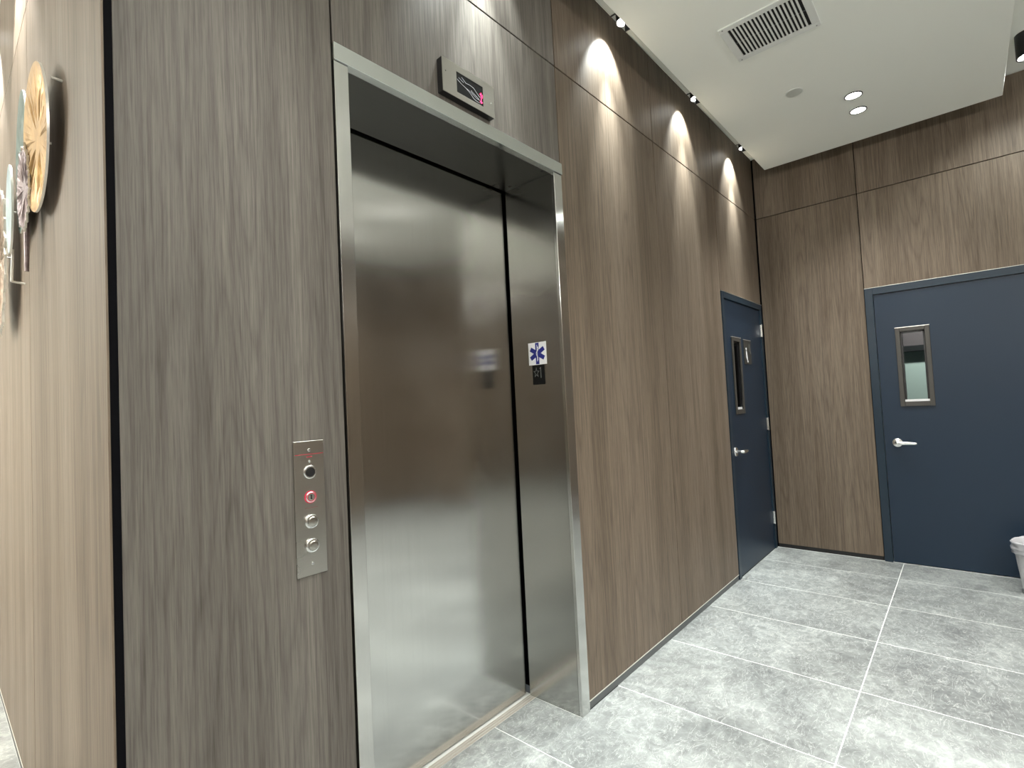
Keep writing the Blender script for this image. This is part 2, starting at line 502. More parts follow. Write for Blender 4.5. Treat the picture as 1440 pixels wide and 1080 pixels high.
# ================================================================== ELEVATOR
el = thing('elevator_doorway', 'brushed stainless steel elevator doorway with closed door in wood wall', 'elevator', (1.40, 0, 0))
box('jamb', (0.828, EX0, -0.007, 0.012, 0.0, EZ-0.001), M['steel'], el, 0.0012)
box('jamb_return', (0.828, EX0, 0.0122, 0.300, 0.0, EZ-0.001), M['steel_return_shaded'], el)
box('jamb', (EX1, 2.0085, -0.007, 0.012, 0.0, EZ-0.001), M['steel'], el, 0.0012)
box('jamb_return', (EX1, 2.0085, 0.0122, 0.300, 0.0, EZ-0.001), M['steel_return_shaded'], el)
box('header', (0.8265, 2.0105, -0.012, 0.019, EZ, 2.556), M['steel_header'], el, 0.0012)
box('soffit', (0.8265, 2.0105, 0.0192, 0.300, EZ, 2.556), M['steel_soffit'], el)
dpn = box('door_panel', (EX0-0.05, EX1-0.010, DOORY, DOORY+0.035, 0.008, EZ+0.05), M['steel'], el, 0.001)
sl = boxes('sill', [(EX0, EX1, 0.268, 0.280, -0.004, 0.001), (EX0, EX1, 0.283, 0.294, -0.004, 0.001), (EX0, EX1, 0.297, 0.304, -0.004, 0.001),
                    (EX0, EX1, 0.268, 0.36, -0.012, -0.003)], M['sill'], el)
turned('screw', [(0.007, 0), (0.007, 0.0012), (0.003, 0.0014)], (1.905, 0.03, EZ), (0, 0, -1), M['black'], el, 16)

# --- call panel
cp = thing('call_panel', 'narrow steel call panel with four round controls left of the elevator', 'control panel', (0.7075, -0.001, 1.162))
box('plate', (0.6635, 0.7515, -0.0045, -0.0005, 0.9775, 1.3475), M['steel_plate'], cp, 0.001)
def yface(name, prof, x, z, mt, parent, y=-0.0045, segs=32, smooth=False):
    return turned(name, prof, (x, y, z), (0, -1, 0), mt, parent, segs, smooth=smooth)
for z in (1.322, 1.0095):
    s_ = yface('screw', [(0.0042, 0), (0.0042, 0.001), (0.003, 0.0018)], 0.7075, z, M['chrome'], cp, segs=16)
    yface('hex_socket', [(0.0015, 0), (0.0015, 0.0004)], 0.7075, z, M['black'], s_, y=-0.0063, segs=6)
yface('indicator_light', [(0.0038, 0), (0.0034, 0.0015), (0.0015, 0.002)], 0.7075, 1.2905, M['chrome'], cp, segs=16)
box('engraved_line', (0.667, 0.749, -0.0048, -0.0044, 1.3095, 1.3115), M['redprint'], cp)
box('engraved_line', (0.700, 0.716, -0.0048, -0.0044, 1.3015, 1.3045), M['redprint'], cp)
box('engraved_line', (0.690, 0.728, -0.0048, -0.0044, 1.1620, 1.1626), M['redprint'], cp)
k1 = yface('key_switch', [(0.0185, 0), (0.0185, 0.003), (0.0165, 0.0042), (0.0135, 0.0042)], 0.7075, 1.261, M['chrome'], cp)
k1['label'] = 'black centred steel key switch'
yface('keyway', [(0.0135, 0), (0.0128, 0.0022), (0.006, 0.003)], 0.7075, 1.261, M['black'], k1, y=-0.0087)
k2 = yface('key_switch', [(0.0150, 0), (0.0150, 0.0035), (0.0125, 0.005)], 0.7075, 1.192, M['chrome'], cp)
k2['label'] = 'red ringed key switch'
bm = bmesh.new(); lathe(bm, [(0.0178, 0.0), (0.0178, 0.0010), (0.0152, 0.0014), (0.0152, 0.0)], (0.7075, -0.0045, 1.192), (0, -1, 0), 32, False, False)
finish(bm, 'red_ring', M['redring'], k2)
bm = bmesh.new(); lathe(bm, [(0.0125, 0.0050), (0.0115, 0.0058), (0.0105, 0.0058)], (0.7075, -0.0045, 1.192), (0, -1, 0), 32, False, False)
finish(bm, 'red_ring', M['redring'], k2)
box('keyway', (0.7060, 0.7090, -0.0108, -0.0093, 1.186, 1.198), M['black'], k2)
for z in (1.125, 1.059):
    p_ = yface('push_button', [(0.0195, 0), (0.0195, 0.0055), (0.0175, 0.0075), (0.0145, 0.0078), (0.0142, 0.0060)], 0.7075, z, M['chrome'], cp)
    yface('button_cap', [(0.0138, 0), (0.0136, 0.0042), (0.0115, 0.0056), (0.006, 0.0062)], 0.7075, z, M['steel_plate'], p_, y=-0.0103, smooth=False)

# --- floor indicator above the header
fi = thing('floor_indicator', 'steel floor indicator box with black display showing red digit above elevator', 'display', (1.39, 0, 2.645))
x0, x1, z0, z1 = 1.252, 1.528, 2.580, 2.710
wx0, wx1, wz0, wz1 = 1.322, 1.464, 2.603, 2.683
bm = bmesh.new()
for b6 in ((x0, wx0, -0.030, -0.0275, z0, z1), (wx1, x1, -0.030, -0.0275, z0, z1), (wx0, wx1, -0.030, -0.0275, z0, wz0), (wx0, wx1, -0.030, -0.0275, wz1, z1)):
    addbox(bm, *b6)
finish(bm, 'face_plate', M['steel_plate'], fi)
box('back_box', (x0+0.001, x1-0.001, -0.0275, -0.0005, z0+0.001, z1-0.001), M['black'], fi)
sc = box('screen', (wx0, wx1, -0.0285, -0.0276, wz0, wz1), M['screen'], fi)
for i, pts in enumerate((((1.350, 2.672), (1.372, 2.658), (1.392, 2.660), (1.412, 2.657), (1.430, 2.644), (1.447, 2.633)),
            ((1.326, 2.655), (1.345, 2.646), (1.372, 2.638), (1.400, 2.633), (1.425, 2.622), (1.446, 2.621)),
            ((1.372, 2.638), (1.395, 2.627), (1.412, 2.614), (1.430, 2.610), (1.446, 2.611)),
            ((1.334, 2.664), (1.346, 2.660), (1.360, 2.655)), ((1.398, 2.640), (1.420, 2.632), (1.440, 2.624)))):
    bm = bmesh.new(); tube(bm, [(a, -0.0286, c) for a, c in pts], 0.00085, 5)
    finish(bm, 'film_glint', M['glint'], sc)  # pale tubes stand in for lamp reflections on the wavy film
boxes('red_digit', [(1.4515, 1.4550, -0.0292, -0.0284, 2.612, 2.655), (1.4460, 1.4515, -0.0292, -0.0284, 2.646, 2.649), (1.4460, 1.4610, -0.0292, -0.0284, 2.616, 2.619),
                    (1.4590, 1.4615, -0.0292, -0.0284, 2.636, 2.650)], M['redled'], sc)
yface('screw', [(0.0035, 0), (0.003, 0.0015)], 1.510, 2.636, M['chrome'], fi, y=-0.030, segs=12)
yface('screw', [(0.0025, 0), (0.002, 0.0006)], 1.268, 2.660, M['black'], fi, y=-0.030, segs=12)

# --- signs on the right jamb (face x = EX1, looks to -x)
def jf(a, b_, t):      # a: to the right as one reads it (towards the room), b: up
    return (EX1-0.0005-t, 0.1455-a, b_)
sg = thing('emergency_sign', 'white square emergency medical sign with dark blue six-pointed star', 'sign', jf(0, 1.66, 0))
bm = bmesh.new(); prism(bm, [(-0.054, 1.606), (0.054, 1.606), (0.054, 1.714), (-0.054, 1.714)], jf, 0, 0.0012)
finish(bm, 'plate', M['signwhite'], sg)
bm = bmesh.new()
for k in range(3):
    a = math.radians(60*k); ca, sa = math.cos(a), math.sin(a)
    hw, hl = 0.0105, 0.0515 if k == 0 else 0.047
    prism(bm, [(x*ca-z*sa, 1.66+x*sa+z*ca) for x, z in ((-hw, -hl), (hw, -hl), (hw, hl), (-hw, hl))], jf, 0.0012, 0.0016+0.0001*k)
finish(bm, 'blue_star', M['signblue'], sg)
bm = bmesh.new()
tube(bm, [jf(0, 1.622, 0.0018), jf(0, 1.702, 0.0018)], 0.0014, 6)
sn = [(0.006*math.sin(t*1.15+0.4)*(0.55+0.09*t), 1.626+0.0088*t) for t in [i*0.5 for i in range(16)]]
tube(bm, [jf(a, z, 0.0021) for a, z in sn], [0.0010+0.00012*i for i in range(16)], 6)
finish(bm, 'white_snake_staff', M['signwhite'], sg)
fp = thing('floor_number_plate', 'small black plate with star and number below the medical sign', 'sign', jf(0.003, 1.556, 0))
bm = bmesh.new(); prism(bm, [(-0.034, 1.510), (0.038, 1.510), (0.038, 1.604), (-0.034, 1.604)], jf, 0, 0.0022)
finish(bm, 'plate', M['signblack'], fp)
bm = bmesh.new()
cx_, cz_ = -0.010, 1.568
out = [(cx_+ (0.019 if i % 2 == 0 else 0.0075)*math.sin(math.pi*i/5), cz_+(0.026 if i % 2 == 0 else 0.011)*math.cos(math.pi*i/5)) for i in range(10)]
inn = [(cx_+(a-cx_)*0.72, cz_+(c-cz_)*0.72) for a, c in out]
for i in range(10):
    j = (i+1) % 10
    prism(bm, [out[i], out[j], inn[j], inn[i]], jf, 0.0022, 0.0032)
finish(bm, 'raised_star', M['signgrey'], fp)
bm = bmesh.new()
prism(bm, [(0.0150, 1.542), (0.0185, 1.542), (0.0185, 1.594), (0.0165, 1.594), (0.0105, 1.588), (0.0105, 1.584), (0.0150, 1.587)], jf, 0.0022, 0.0032)
finish(bm, 'raised_digit', M['signgrey'], fp)

# ================================================================== DOORS
def lever(parent, org, ax_out, ax_len, L=0.118, thick=1.0):
    """rose, neck and lever; org on the door face, ax_out away from it, ax_len along the lever"""
    o = Vector(org); a = Vector(ax_out); l = Vector(ax_len); up = Vector((0, 0, 1))
    bm = bmesh.new(); lathe(bm, [(0.036, 0), (0.036, 0.004), (0.033, 0.009), (0.016, 0.012), (0.0125, 0.014)], o, a, 28)
    h = finish(bm, 'lever_handle', M['chrome'], parent)
    bm = bmesh.new()
    tube(bm, [o+a*0.010, o+a*0.045, o+a*0.056+l*0.004, o+a*0.060+l*0.018], [0.0115, 0.0115, 0.0125, 0.0115], 14)
    secs = []
    for t, hw, hh in ((0.0, 0.011, 0.0165), (0.2, 0.0095, 0.0150), (0.6, 0.0080, 0.0125), (0.92, 0.0065, 0.0100), (1.0, 0.0040, 0.0065)):
        c = o+a*(0.060-0.006*t)+l*(L*t)+up*(-0.004*t*t)
        secs.append([bm.verts.new(c+a*(hw*math.cos(q))+up*(hh*math.sin(q))) for q in [2*math.pi*k/12 for k in range(12)]])
    for p, q in zip(secs, secs[1:]):
        for k in range(12):
            j = (k+1) % 12
            bm.faces.new((p[k], p[j], q[j], q[k]))
    bm.faces.new(secs[0][::-1]); bm.faces.new(secs[-1])
    g = finish(bm, 'grip', M['chrome'], h)
    bm = bmesh.new(); lathe(bm, [(0.007, 0), (0.007, 0.002), (0.004, 0.003)], o+a*0.0655, a, 16)
    finish(bm, 'keyway', M['steel_plate'], h)
    return h

# --- wide navy door in the far wall: plane mapping  a = -y (rightwards), b = z, t = out of the wall (-x)
def door_set(name, label, fn, W0, W1, ztop, frame_w, vis, lev, hinge_a=None):
    root = thing(name, label, 'door', fn((W0+W1)/2, 0, 0), 'structure')
    def bx(nm, lst, mt, parent, bevel=0.0):
        bm = bmesh.new()
        for a0, a1, b0, b1, t0, t1 in lst:
            p, q = Vector(fn(a0, b0, t0)), Vector(fn(a1, b1, t1))
            addbox(bm, min(p.x, q.x), max(p.x, q.x), min(p.y, q.y), max(p.y, q.y), min(p.z, q.z), max(p.z, q.z))
        return finish(bm, nm, mt, parent, bevel=bevel)
    bx('door_frame', [(W0, W0+frame_w, 0, ztop, -0.13, 0.006), (W1-frame_w, W1, 0, ztop, -0.13, 0.006), (W0+frame_w, W1-frame_w, ztop-frame_w, ztop, -0.13, 0.006)], M['navy_frame'], root, 0.0015)
    bx('frame_edge', [(W0, W1, ztop, ztop+0.003, -0.005, 0.007)], M['taupe_edge'], root)
    a0, a1, zt = W0+frame_w+0.004, W1-frame_w-0.004, ztop-frame_w-0.004
    va0, va1, vb0, vb1, fwid = vis
    ia0, ia1, ib0, ib1 = va0+fwid, va1-fwid, vb0+fwid*1.2, vb1-fwid
    T0, T1 = -0.050, -0.006
    leaf = bx('door_leaf', [(a0, ia0-0.004, 0.006, zt, T0, T1), (ia1+0.004, a1, 0.006, zt, T0, T1), (ia0-0.004, ia1+0.004, 0.006, ib0-0.004, T0, T1), (ia0-0.004, ia1+0.004, ib1+0.004, zt, T0, T1)], M['navy'], root)
    vf = bx('vision_frame', [(va0, ia0, vb0, vb1, T1, T1+0.011), (ia1, va1, vb0, vb1, T1, T1+0.011), (ia0, ia1, vb0, ib0, T1, T1+0.011), (ia0, ia1, ib1, vb1, T1, T1+0.011)], M['taupe'], root, 0.002)
    bx('frame_edge', [(va0-0.001, va1+0.001, vb1, vb1+0.004, T1, T1+0.012)], M['taupe_edge'], vf)
    bx('reveal', [(ia0-0.004, ia0, ib0, ib1, T0, T1), (ia1, ia1+0.004, ib0, ib1, T0, T1), (ia0, ia1, ib1, ib1+0.004, T0, T1)], M['black'], vf)
    bx('glazing_stop', [(ia0, ia0+0.013, ib0, ib1, T0, T1-0.008), (ia1-0.013, ia1, ib0, ib1, T0, T1-0.008), (ia0, ia1, ib1-0.012, ib1, T0, T1-0.008)], M['black'], vf)
    bx('lit_glazing_ledge', [(ia0, ia1, ib0-0.004, ib0+0.016, T0, T1-0.004)], M['signwhite'], vf)  # sill of the reveal, its white stands in for light falling on it
    g = bx('glass', [(ia0, ia1, ib0, ib1, T0+0.016, T0+0.022)], M['glass'], root)
    lv = Vector(fn(lev[0], lev[1], T1)); o2 = Vector(fn(lev[0], lev[1], T1+1)); l2 = Vector(fn(lev[0]+1, lev[1], T1))
    lever(root, lv, (o2-lv), (l2-lv), lev[2])
    if hinge_a is not None:
        for zc in (0.280, 1.130, 1.985):
            hg = bx('hinge', [(hinge_a-0.016, hinge_a+0.006, zc-0.055, zc+0.055, -0.004, 0.0065)], M['chrome'], root, 0.001)
            bm = bmesh.new(); c = Vector(fn(hinge_a-0.002, zc-0.057, 0.010))
            lathe(bm, [(0.0065, 0), (0.0065, 0.114)], c, (0, 0, 1), 12)
            finish(bm, 'knuckle', M['chrome'], hg)
    return root, bx
fnB = lambda a, b_, t: (XFAR-t, -a, b_)
d1, bxB = door_set('door_1', 'wide navy door with taupe framed window at the right edge', fnB, 0.8045, 1.842, 2.232, 0.056, (0.987, 1.204, 1.252, 1.880, 0.031), (0.948, 0.963, 0.125))
fnA = lambda a, b_, t: (a, -t, b_)
d2, bxA = door_set('door_2', 'narrow looking navy door in the corner past the elevator', fnA, 4.101, 5.150, 2.229, 0.050, (4.285, 4.500, 1.254, 1.878, 0.031), (4.222, 0.963, 0.13), 5.098)
# room sign on the corner door
rs = thing('room_sign', 'charcoal room sign with pale figure on the corner door', 'sign', (4.69, -0.001, 1.77))
fnS = lambda a, b_, t: (a, 0.0055-t, b_)
bm = bmesh.new(); prism(bm, [(4.582, 1.668), (4.775, 1.668), (4.775, 1.876), (4.582, 1.876)], fnS, 0, 0.004)
finish(bm, 'plate', M['signdark'], rs)
bm = bmesh.new(); prism(bm, [(4.582, 1.872), (4.775, 1.872), (4.775, 1.877), (4.582, 1.877)], fnS, 0, 0.0055)
finish(bm, 'top_edge', M['taupe_edge'], rs)
bm = bmesh.new()
prism(bm, [(4.632, 1.722), (4.652, 1.700), (4.668, 1.700), (4.658, 1.760), (4.650, 1.782), (4.632, 1.782)], fnS, 0.004, 0.0062)
lathe(bm, [(0.012, 0), (0.012, 0.0022)], (4.641, 0.0015, 1.797), (0, -1, 0), 16)
lathe(bm, [(0.011, 0), (0.011, 0.0022)], (4.664, 0.0015, 1.692), (0, -1, 0), 16)
finish(bm, 'pale_figure', M['signwhite'], rs)
bm = bmesh.new()
prism(bm, [(4.716, 1.842), (4.734, 1.842), (4.738, 1.790), (4.762, 1.764), (4.748, 1.756), (4.722, 1.784)], fnS, 0.004, 0.0062)
finish(bm, 'pale_figure', M['signgrey'], rs)

# --- rooms glimpsed through the door windows
rm = boxes('wall_beyond', [(7.0, 7.1, -3.2, 0.8, 0, 1.775), (5.32, 7.0, 0.70, 0.8, 0, 2.6), (5.32, 7.0, -3.2, -3.1, 0, 2.6)], M['green'])
tag(rm, 'pale green wall seen through the wide navy door window', 'wall', 'structure')
box('beam', (6.9, 7.1, -3.1, 0.7, 1.775, 1.835), M['black'], rm)
box('upper_band', (7.0, 7.1, -3.1, 0.7, 1.835, 2.6), M['brownroom'], rm)
box('room_ceiling', (5.32, 7.1, -3.2, 0.8, 2.6, 2.66), M['ceiling'], rm)
box('room_floor', (5.32, 7.1, -3.2, 0.8, -0.06, 0.0), M['stone'], rm)
rm2 = boxes('wall_washroom', [(4.0, 6.6, 1.75, 1.80, 0, 2.6), (4.0, 5.3, 0.16, 1.80, 2.6, 2.66), (3.95, 4.0, 0.76, 1.80, 0, 2.6), (6.5, 6.6, 0.80, 1.80, 0, 2.6)], M['brownroom'])
tag(rm2, 'dim mauve room behind the corner door', 'wall', 'structure')

# ================================================================== CEILING FITTINGS
def spot(name, loc, target, power, size, blend, col, parent, rad=0.02):
    ld = bpy.data.lights.new(name, 'SPOT')
    ld.energy = power; ld.spot_size = math.radians(size); ld.spot_blend = blend
    ld.shadow_soft_size = rad; ld.color = col
    o = bpy.data.objects.new(name, ld)
    COL.objects.link(o)
    d = (Vector(target)-Vector(loc))
    o.rotation_euler = d.to_track_quat('-Z', 'Y').to_euler()
    o.location = Vector(loc)
    if parent is not None:
        o.parent = parent; o.location = Vector(loc)-wloc(parent)
    return o

heads_x = [1.45, 2.410, 3.375, 4.340]
# recessed white channel along the edge of the dropped panel, interrupted at every head
rail = thing('light_track', 'white recessed light channel along ceiling edge above the elevator wall', 'light track', (2.4, -0.152, ZP), kind=None)
edges = [XP0]
for hx in heads_x:
    edges += [hx-0.070, hx+0.085]
edges.append(4.60)
for a, c in zip(edges[0::2], edges[1::2]):
    box('channel', (a, c, YP0+0.003, -0.139, ZP+0.010, ZP+0.05), M['channel'], rail, 0.001)

names_ = ['first spotlight from the elevator side, above the elevator header', 'spotlight nearest the ceiling vent over the wood wall',
          'middle spotlight on the wall past the elevator', 'spotlight nearest the far corner above the navy door']
lab = ['wall spotlight over the elevator, out of the ceiling edge channel', 'nearest visible black wall spotlight in the ceiling edge channel',
       'middle one of three black wall spotlights along the ceiling edge', 'farthest black wall spotlight, next to the far corner']
def wall_head(hx, label, power, first=None):
    X = hx*1.045                     # the head hangs behind the channel, nearer the wall
    t = thing('wall_spotlight', label, 'spotlight', (X, -0.115, ZP+0.2), group='wall spotlights')
    ax = Vector((-0.10, -0.10, -1.0)).normalized()
    c0 = Vector((X, -0.108, ZP+0.155))
    bm = bmesh.new(); lathe(bm, [(0.030, 0.0), (0.0325, 0.010), (0.0325, 0.074), (0.0300, 0.076), (0.0295, 0.070)], c0, ax, 28, True, False)
    finish(bm, 'housing', M['black'], t)
    bm = bmesh.new(); lathe(bm, [(0.0290, 0.0), (0.028, 0.006), (0.014, 0.012)], c0+ax*0.064, ax, 28, True, True)
    finish(bm, 'lens', M['lens'], t)
    bm = bmesh.new(); tube(bm, [(X, -0.108, ZUP), (X, -0.108, ZP+0.154)], 0.007, 8)
    finish(bm, 'stem', M['black'], t)
    for a, c in ((hx-0.071, hx-0.064), (hx+0.078, hx+0.086)):
        box('bracket', (a, c, YP0+0.003, -0.138, ZP+0.006, ZP+0.05), M['black'], t)
    lo = c0+ax*0.080
    spot('spot_lamp', lo, lo+Vector((0.0, 0.60, -1.0)), power, 84, 0.55, COOL, t, 0.012)
    spot('graze_lamp', lo, lo+Vector((0.0, 0.13, -1)), power*3.2, 36, 0.9, COOL, t, 0.02)
    spot('down_lamp', lo, lo+Vector((0.02, -0.30, -1)), power*3.4, 46, 0.5, COOL, t, 0.02)
    return t
for hx, lb in zip(heads_x, lab):
    wall_head(hx, lb, SPOT_W)

# ceiling vent
VX0, VX1, VY0, VY1 = 2.836, 3.193, -0.931, -0.505
cv = thing('ceiling_vent', 'white rectangular air grille with black slots in dropped ceiling', 'vent', ((VX0+VX1)/2, (VY0+VY1)/2, ZP))
fr_ = 0.038
boxes('frame', [(VX0, VX0+fr_, VY0, VY1, ZP-0.008, ZP), (VX1-fr_, VX1, VY0, VY1, ZP-0.008, ZP), (VX0+fr_, VX1-fr_, VY0, VY0+fr_, ZP-0.008, ZP), (VX0+fr_, VX1-fr_, VY1-fr_, VY1, ZP-0.008, ZP)], M['white'], cv, 0.0015)
box('duct', (VX0+fr_, VX1-fr_, VY0+fr_, VY1-fr_, ZP-0.0012, ZP-0.0002), M['grille_dark'], cv)
n = 19
ya, yb = VY0+fr_, VY1-fr_
pt = (yb-ya)/(n-1)
slat0 = None
for i in range(1, n-1):
    yc = ya+pt*i
    if slat0 is None:
        slat0 = box('slat', (VX0+fr_-0.002, VX1-fr_+0.002, yc-0.0046, yc+0.0046, ZP-0.0068, ZP-0.0045), M['white'], cv)
    else:
        s_ = slat0.copy(); COL.objects.link(s_); s_.parent = cv
        s_.location = slat0.location+Vector((0, pt*(i-1), 0))
box('support_bar', ((VX0+VX1)/2-0.003, (VX0+VX1)/2+0.003, ya, yb, ZP-0.0044, ZP-0.003), M['alu'], cv)
for sx in (VX0+0.014, VX1-0.014):
    for sy in (VY0+0.02, VY1-0.02):
        turned('screw', [(0.004, 0), (0.003, 0.0012)], (sx, sy, ZP-0.008), (0, 0, -1), M['alu'], cv, 10)

sk = thing('ceiling_speaker', 'flush round pale grey cover on dropped ceiling beside the vent', 'ceiling cover', (3.795, -0.662, ZP))
turned('cover', [(0.047, 0.0), (0.047, 0.003), (0.043, 0.005), (0.02, 0.006)], (3.795, -0.662, ZP), (0, 0, -1), plain('cover_grey', (0.52, 0.54, 0.51), 0.5), sk, 36)
bm = bmesh.new(); lathe(bm, [(0.052, 0), (0.051, 0.0035), (0.048, 0.0035), (0.048, 0.0)], (3.795, -0.662, ZP), (0, 0, -1), 36, False, False)
finish(bm, 'trim_ring', M['white'], sk)

def downlight(x, y, z, label, power, r=0.045, group=None, visible_ring='black'):
    t = thing('downlight', label, 'ceiling light', (x, y, z), group=group)
    bm = bmesh.new(); lathe(bm, [(r+0.008, 0.0), (r+0.008, 0.004), (r+0.001, 0.005), (r, 0.001)], (x, y, z), (0, 0, -1), 36, False, False)
    finish(bm, 'ring', M[visible_ring], t)
    bm = bmesh.new(); lathe(bm, [(r+0.001, 0.0), (r+0.001, 0.0010)], (x, y, z), (0, 0, -1), 36)
    finish(bm, 'lens', M['lens_dim'], t)
    if power:
        spot('lamp', (x, y, z-0.012), (x, y, z-1), power, 112, 0.8, WARMISH, t, 0.04)
    return t
downlight(4.137, -0.945, ZP, 'upper of two small lit downlights beside the round grey cover', DOWN_W*0.45, group=None)
downlight(4.383, -0.940, ZP, 'lower of two small lit downlights, nearer the far wall', DOWN_W*0.45, group=None)
for x, y, lb in ((0.55, -0.945, 'added twin downlight above the camera, first of the pair'), (0.80, -0.945, 'added twin downlight above the camera, second of the pair'),
             (2.2, -1.45, 'added single downlight at the outer edge of the dropped ceiling')):
    downlight(x, y, ZP, lb, DOWN_W*(0.3 if x < 1 else 1.0))  # out of view, added for general light
for x, nx in ((-2.6, 'nearest the end wall'), (-0.6, 'second from the end wall'), (1.4, 'third from the end wall'), (3.4, 'nearest the wide navy door')):  # unseen grid of lights added to brighten the lobby
    for y, ny in ((-2.6, 'inner row'), (-3.7, 'outer row')):
        downlight(x, y, ZUP, 'added high ceiling downlight of the %s, %s' % (ny, nx), DOWN_W, 0.06, group='added high ceiling downlights')
for y, ny in ((1.0, 'first'), (2.4, 'second'), (3.8, 'third'), (5.2, 'farthest')):  # unseen, added to throw warm light on the left wall
    t = downlight(-1.3, y, ZUP, '%s added downlight of the side corridor, from the lobby' % ny, DOWN_W*1.9, 0.06, group='added corridor downlights')
    for ch in t.children:
        if ch.type == 'LIGHT': ch.data.color = (1.0, 0.90, 0.76)

# surface cylinder light on the high ceiling beyond the dropped panel
sc_ = thing('cylinder_light', 'short black cylinder ceiling light at the top right corner', 'ceiling light', (4.64, -1.825, ZUP))
bm = bmesh.new(); lathe(bm, [(0.062, 0.0), (0.062, 0.150), (0.055, 0.150), (0.052, 0.140)], (4.64, -1.825, ZUP), (0, 0, -1), 36, True, False)
finish(bm, 'housing', M['black'], sc_)
turned('lens', [(0.052, 0.139), (0.050, 0.142), (0.02, 0.145)], (4.64, -1.825, ZUP), (0, 0, -1), M['lens'], sc_, 36)
spot('lamp', (4.64, -1.825, ZUP-0.155), (4.64, -1.825, 0), DOWN_W*0.25, 150, 0.7, COOL, sc_, 0.04)

# spotlights that wash the sculpture wall (above the frame)
for hy, lb in ((1.36, 'second spotlight above the sculpture wall'), (2.36, 'third spotlight above the sculpture wall'), (3.36, 'fourth spotlight above the sculpture wall')):
    t = thing('wall_spotlight', lb, 'spotlight', (XL-0.13, hy, ZUP), group='sculpture wall spotlights')
    bm = bmesh.new(); lathe(bm, [(0.032, 0.0), (0.032, 0.10), (0.028, 0.10), (0.028, 0.09)], (XL-0.13, hy, ZUP), (0.1, 0, -1), 24, True, False)
    finish(bm, 'housing', M['black'], t)
    turned('lens', [(0.027, 0.085), (0.012, 0.09)], (XL-0.13, hy, ZUP), (0.1, 0, -1), M['lens'], t, 24)
    spot('spot_lamp', (XL-0.12, hy, ZUP-0.11), (XL-0.12+0.36, hy, ZUP-1.11), SPOT_W*2.2, 76, 0.4, (1.0, 0.98, 0.92), t, 0.012)

# glowing globes added out of view to light ceiling and walls evenly
for x, y, lb in ((-3.2, -0.6, 'added fill globe deep in the lobby behind the camera'), (-1.9, 2.6, 'added fill globe in the side corridor'), (0.4, -3.5, 'added fill globe behind the camera across from the elevator')):
    t = thing('fill_globe', lb, 'fill light', (x, y, ZUP))
    bm = bmesh.new(); tube(bm, [(x, y, ZUP), (x, y, 2.95)], 0.004, 8); lathe(bm, [(0.05, 0), (0.05, 0.02), (0.01, 0.03)], (x, y, ZUP), (0, 0, -1), 20)
    finish(bm, 'cord', M['black'], t)
    bm = bmesh.new(); bmesh.ops.create_uvsphere(bm, u_segments=24, v_segments=14, radius=0.16)
    bmesh.ops.translate(bm, verts=bm.verts[:], vec=(x, y, 2.80))
    finish(bm, 'globe', plain('fill_globe_glow', (0.9, 0.9, 0.88), 0.3, emit=(1, 0.99, 0.94), estr=FILL_GLOBE_W), t, smooth=True)
# unseen lamps added to brighten the rooms behind the doors
for nm, x, y, p in (('lamp_beyond', 6.3, -1.3, 42), ('lamp_washroom', 4.8, 1.2, 1.0)):
    t = thing('room_fill_light', 'added lamp lighting the room behind the %s' % ('wide navy door' if y < 0 else 'corner door'), 'ceiling light', (x, y, 2.6))
    turned('diffuser', [(0.12, 0), (0.12, 0.03), (0.08, 0.05)], (x, y, 2.6), (0, 0, -1), M['white'], t, 24)
    spot('lamp', (x, y, 2.53), (x, y, 0), p, 160, 0.5, COOL, t, 0.05)

# ================================================================== WASTE BIN
BX, BY = 4.845, -1.700
bn = thing('waste_bin', 'small pale waste bin with folded grey liner by the wide navy door', 'bin', (BX, BY, 0))
turned('body', [(0.108, 0.018), (0.112, 0.03), (0.140, 0.285), (0.143, 0.290), (0.139, 0.290), (0.110, 0.034), (0.02, 0.03)], (BX, BY, 0), (0, 0, 1), M['bin'], bn, 40, True, True)
turned('base', [(0.117, 0.0), (0.119, 0.012), (0.110, 0.020)], (BX, BY, 0), (0, 0, 1), M['bindark'], bn, 40)
bm = bmesh.new()
segs = 72
prof = [(0.1405, 0.268), (0.1495, 0.262), (0.1535, 0.272), (0.1475, 0.284), (0.1540, 0.292), (0.1560, 0.302), (0.1490, 0.316), (0.1530, 0.330), (0.1570, 0.338), (0.1520, 0.343), (0.1440, 0.334), (0.1380, 0.300), (0.128, 0.20)]
rings = []
for i_, (r, h) in enumerate(prof):
    ring = []
    for k in range(segs):
        a = 2*math.pi*k/segs
        rr = r+0.0022*math.sin(5*a+i_*1.3)+0.0014*math.sin(13*a+i_*0.7)
        hh = h+0.0045*math.sin(3*a+0.4)+0.0018*math.sin(11*a+i_)
        ring.append(bm.verts.new((BX+rr*math.cos(a), BY+rr*math.sin(a), hh)))
    rings.append(ring)
for a_, b_ in zip(rings, rings[1:]):
    for k in range(segs):
        j = (k+1) % segs
        bm.faces.new((a_[k], a_[j], b_[j], b_[k]))
finish(bm, 'liner', M['liner'], bn, smooth=True)
bm = bmesh.new(); lathe(bm, [(0.001, 0.235), (0.05, 0.262), (0.09, 0.25), (0.132, 0.262)], (BX, BY, 0), (0, 0, 1), 48, True, False)
for v in bm.verts:
    v.co.z += random.uniform(-0.012, 0.012)
finish(bm, 'bin_contents', M['paper'], bn)

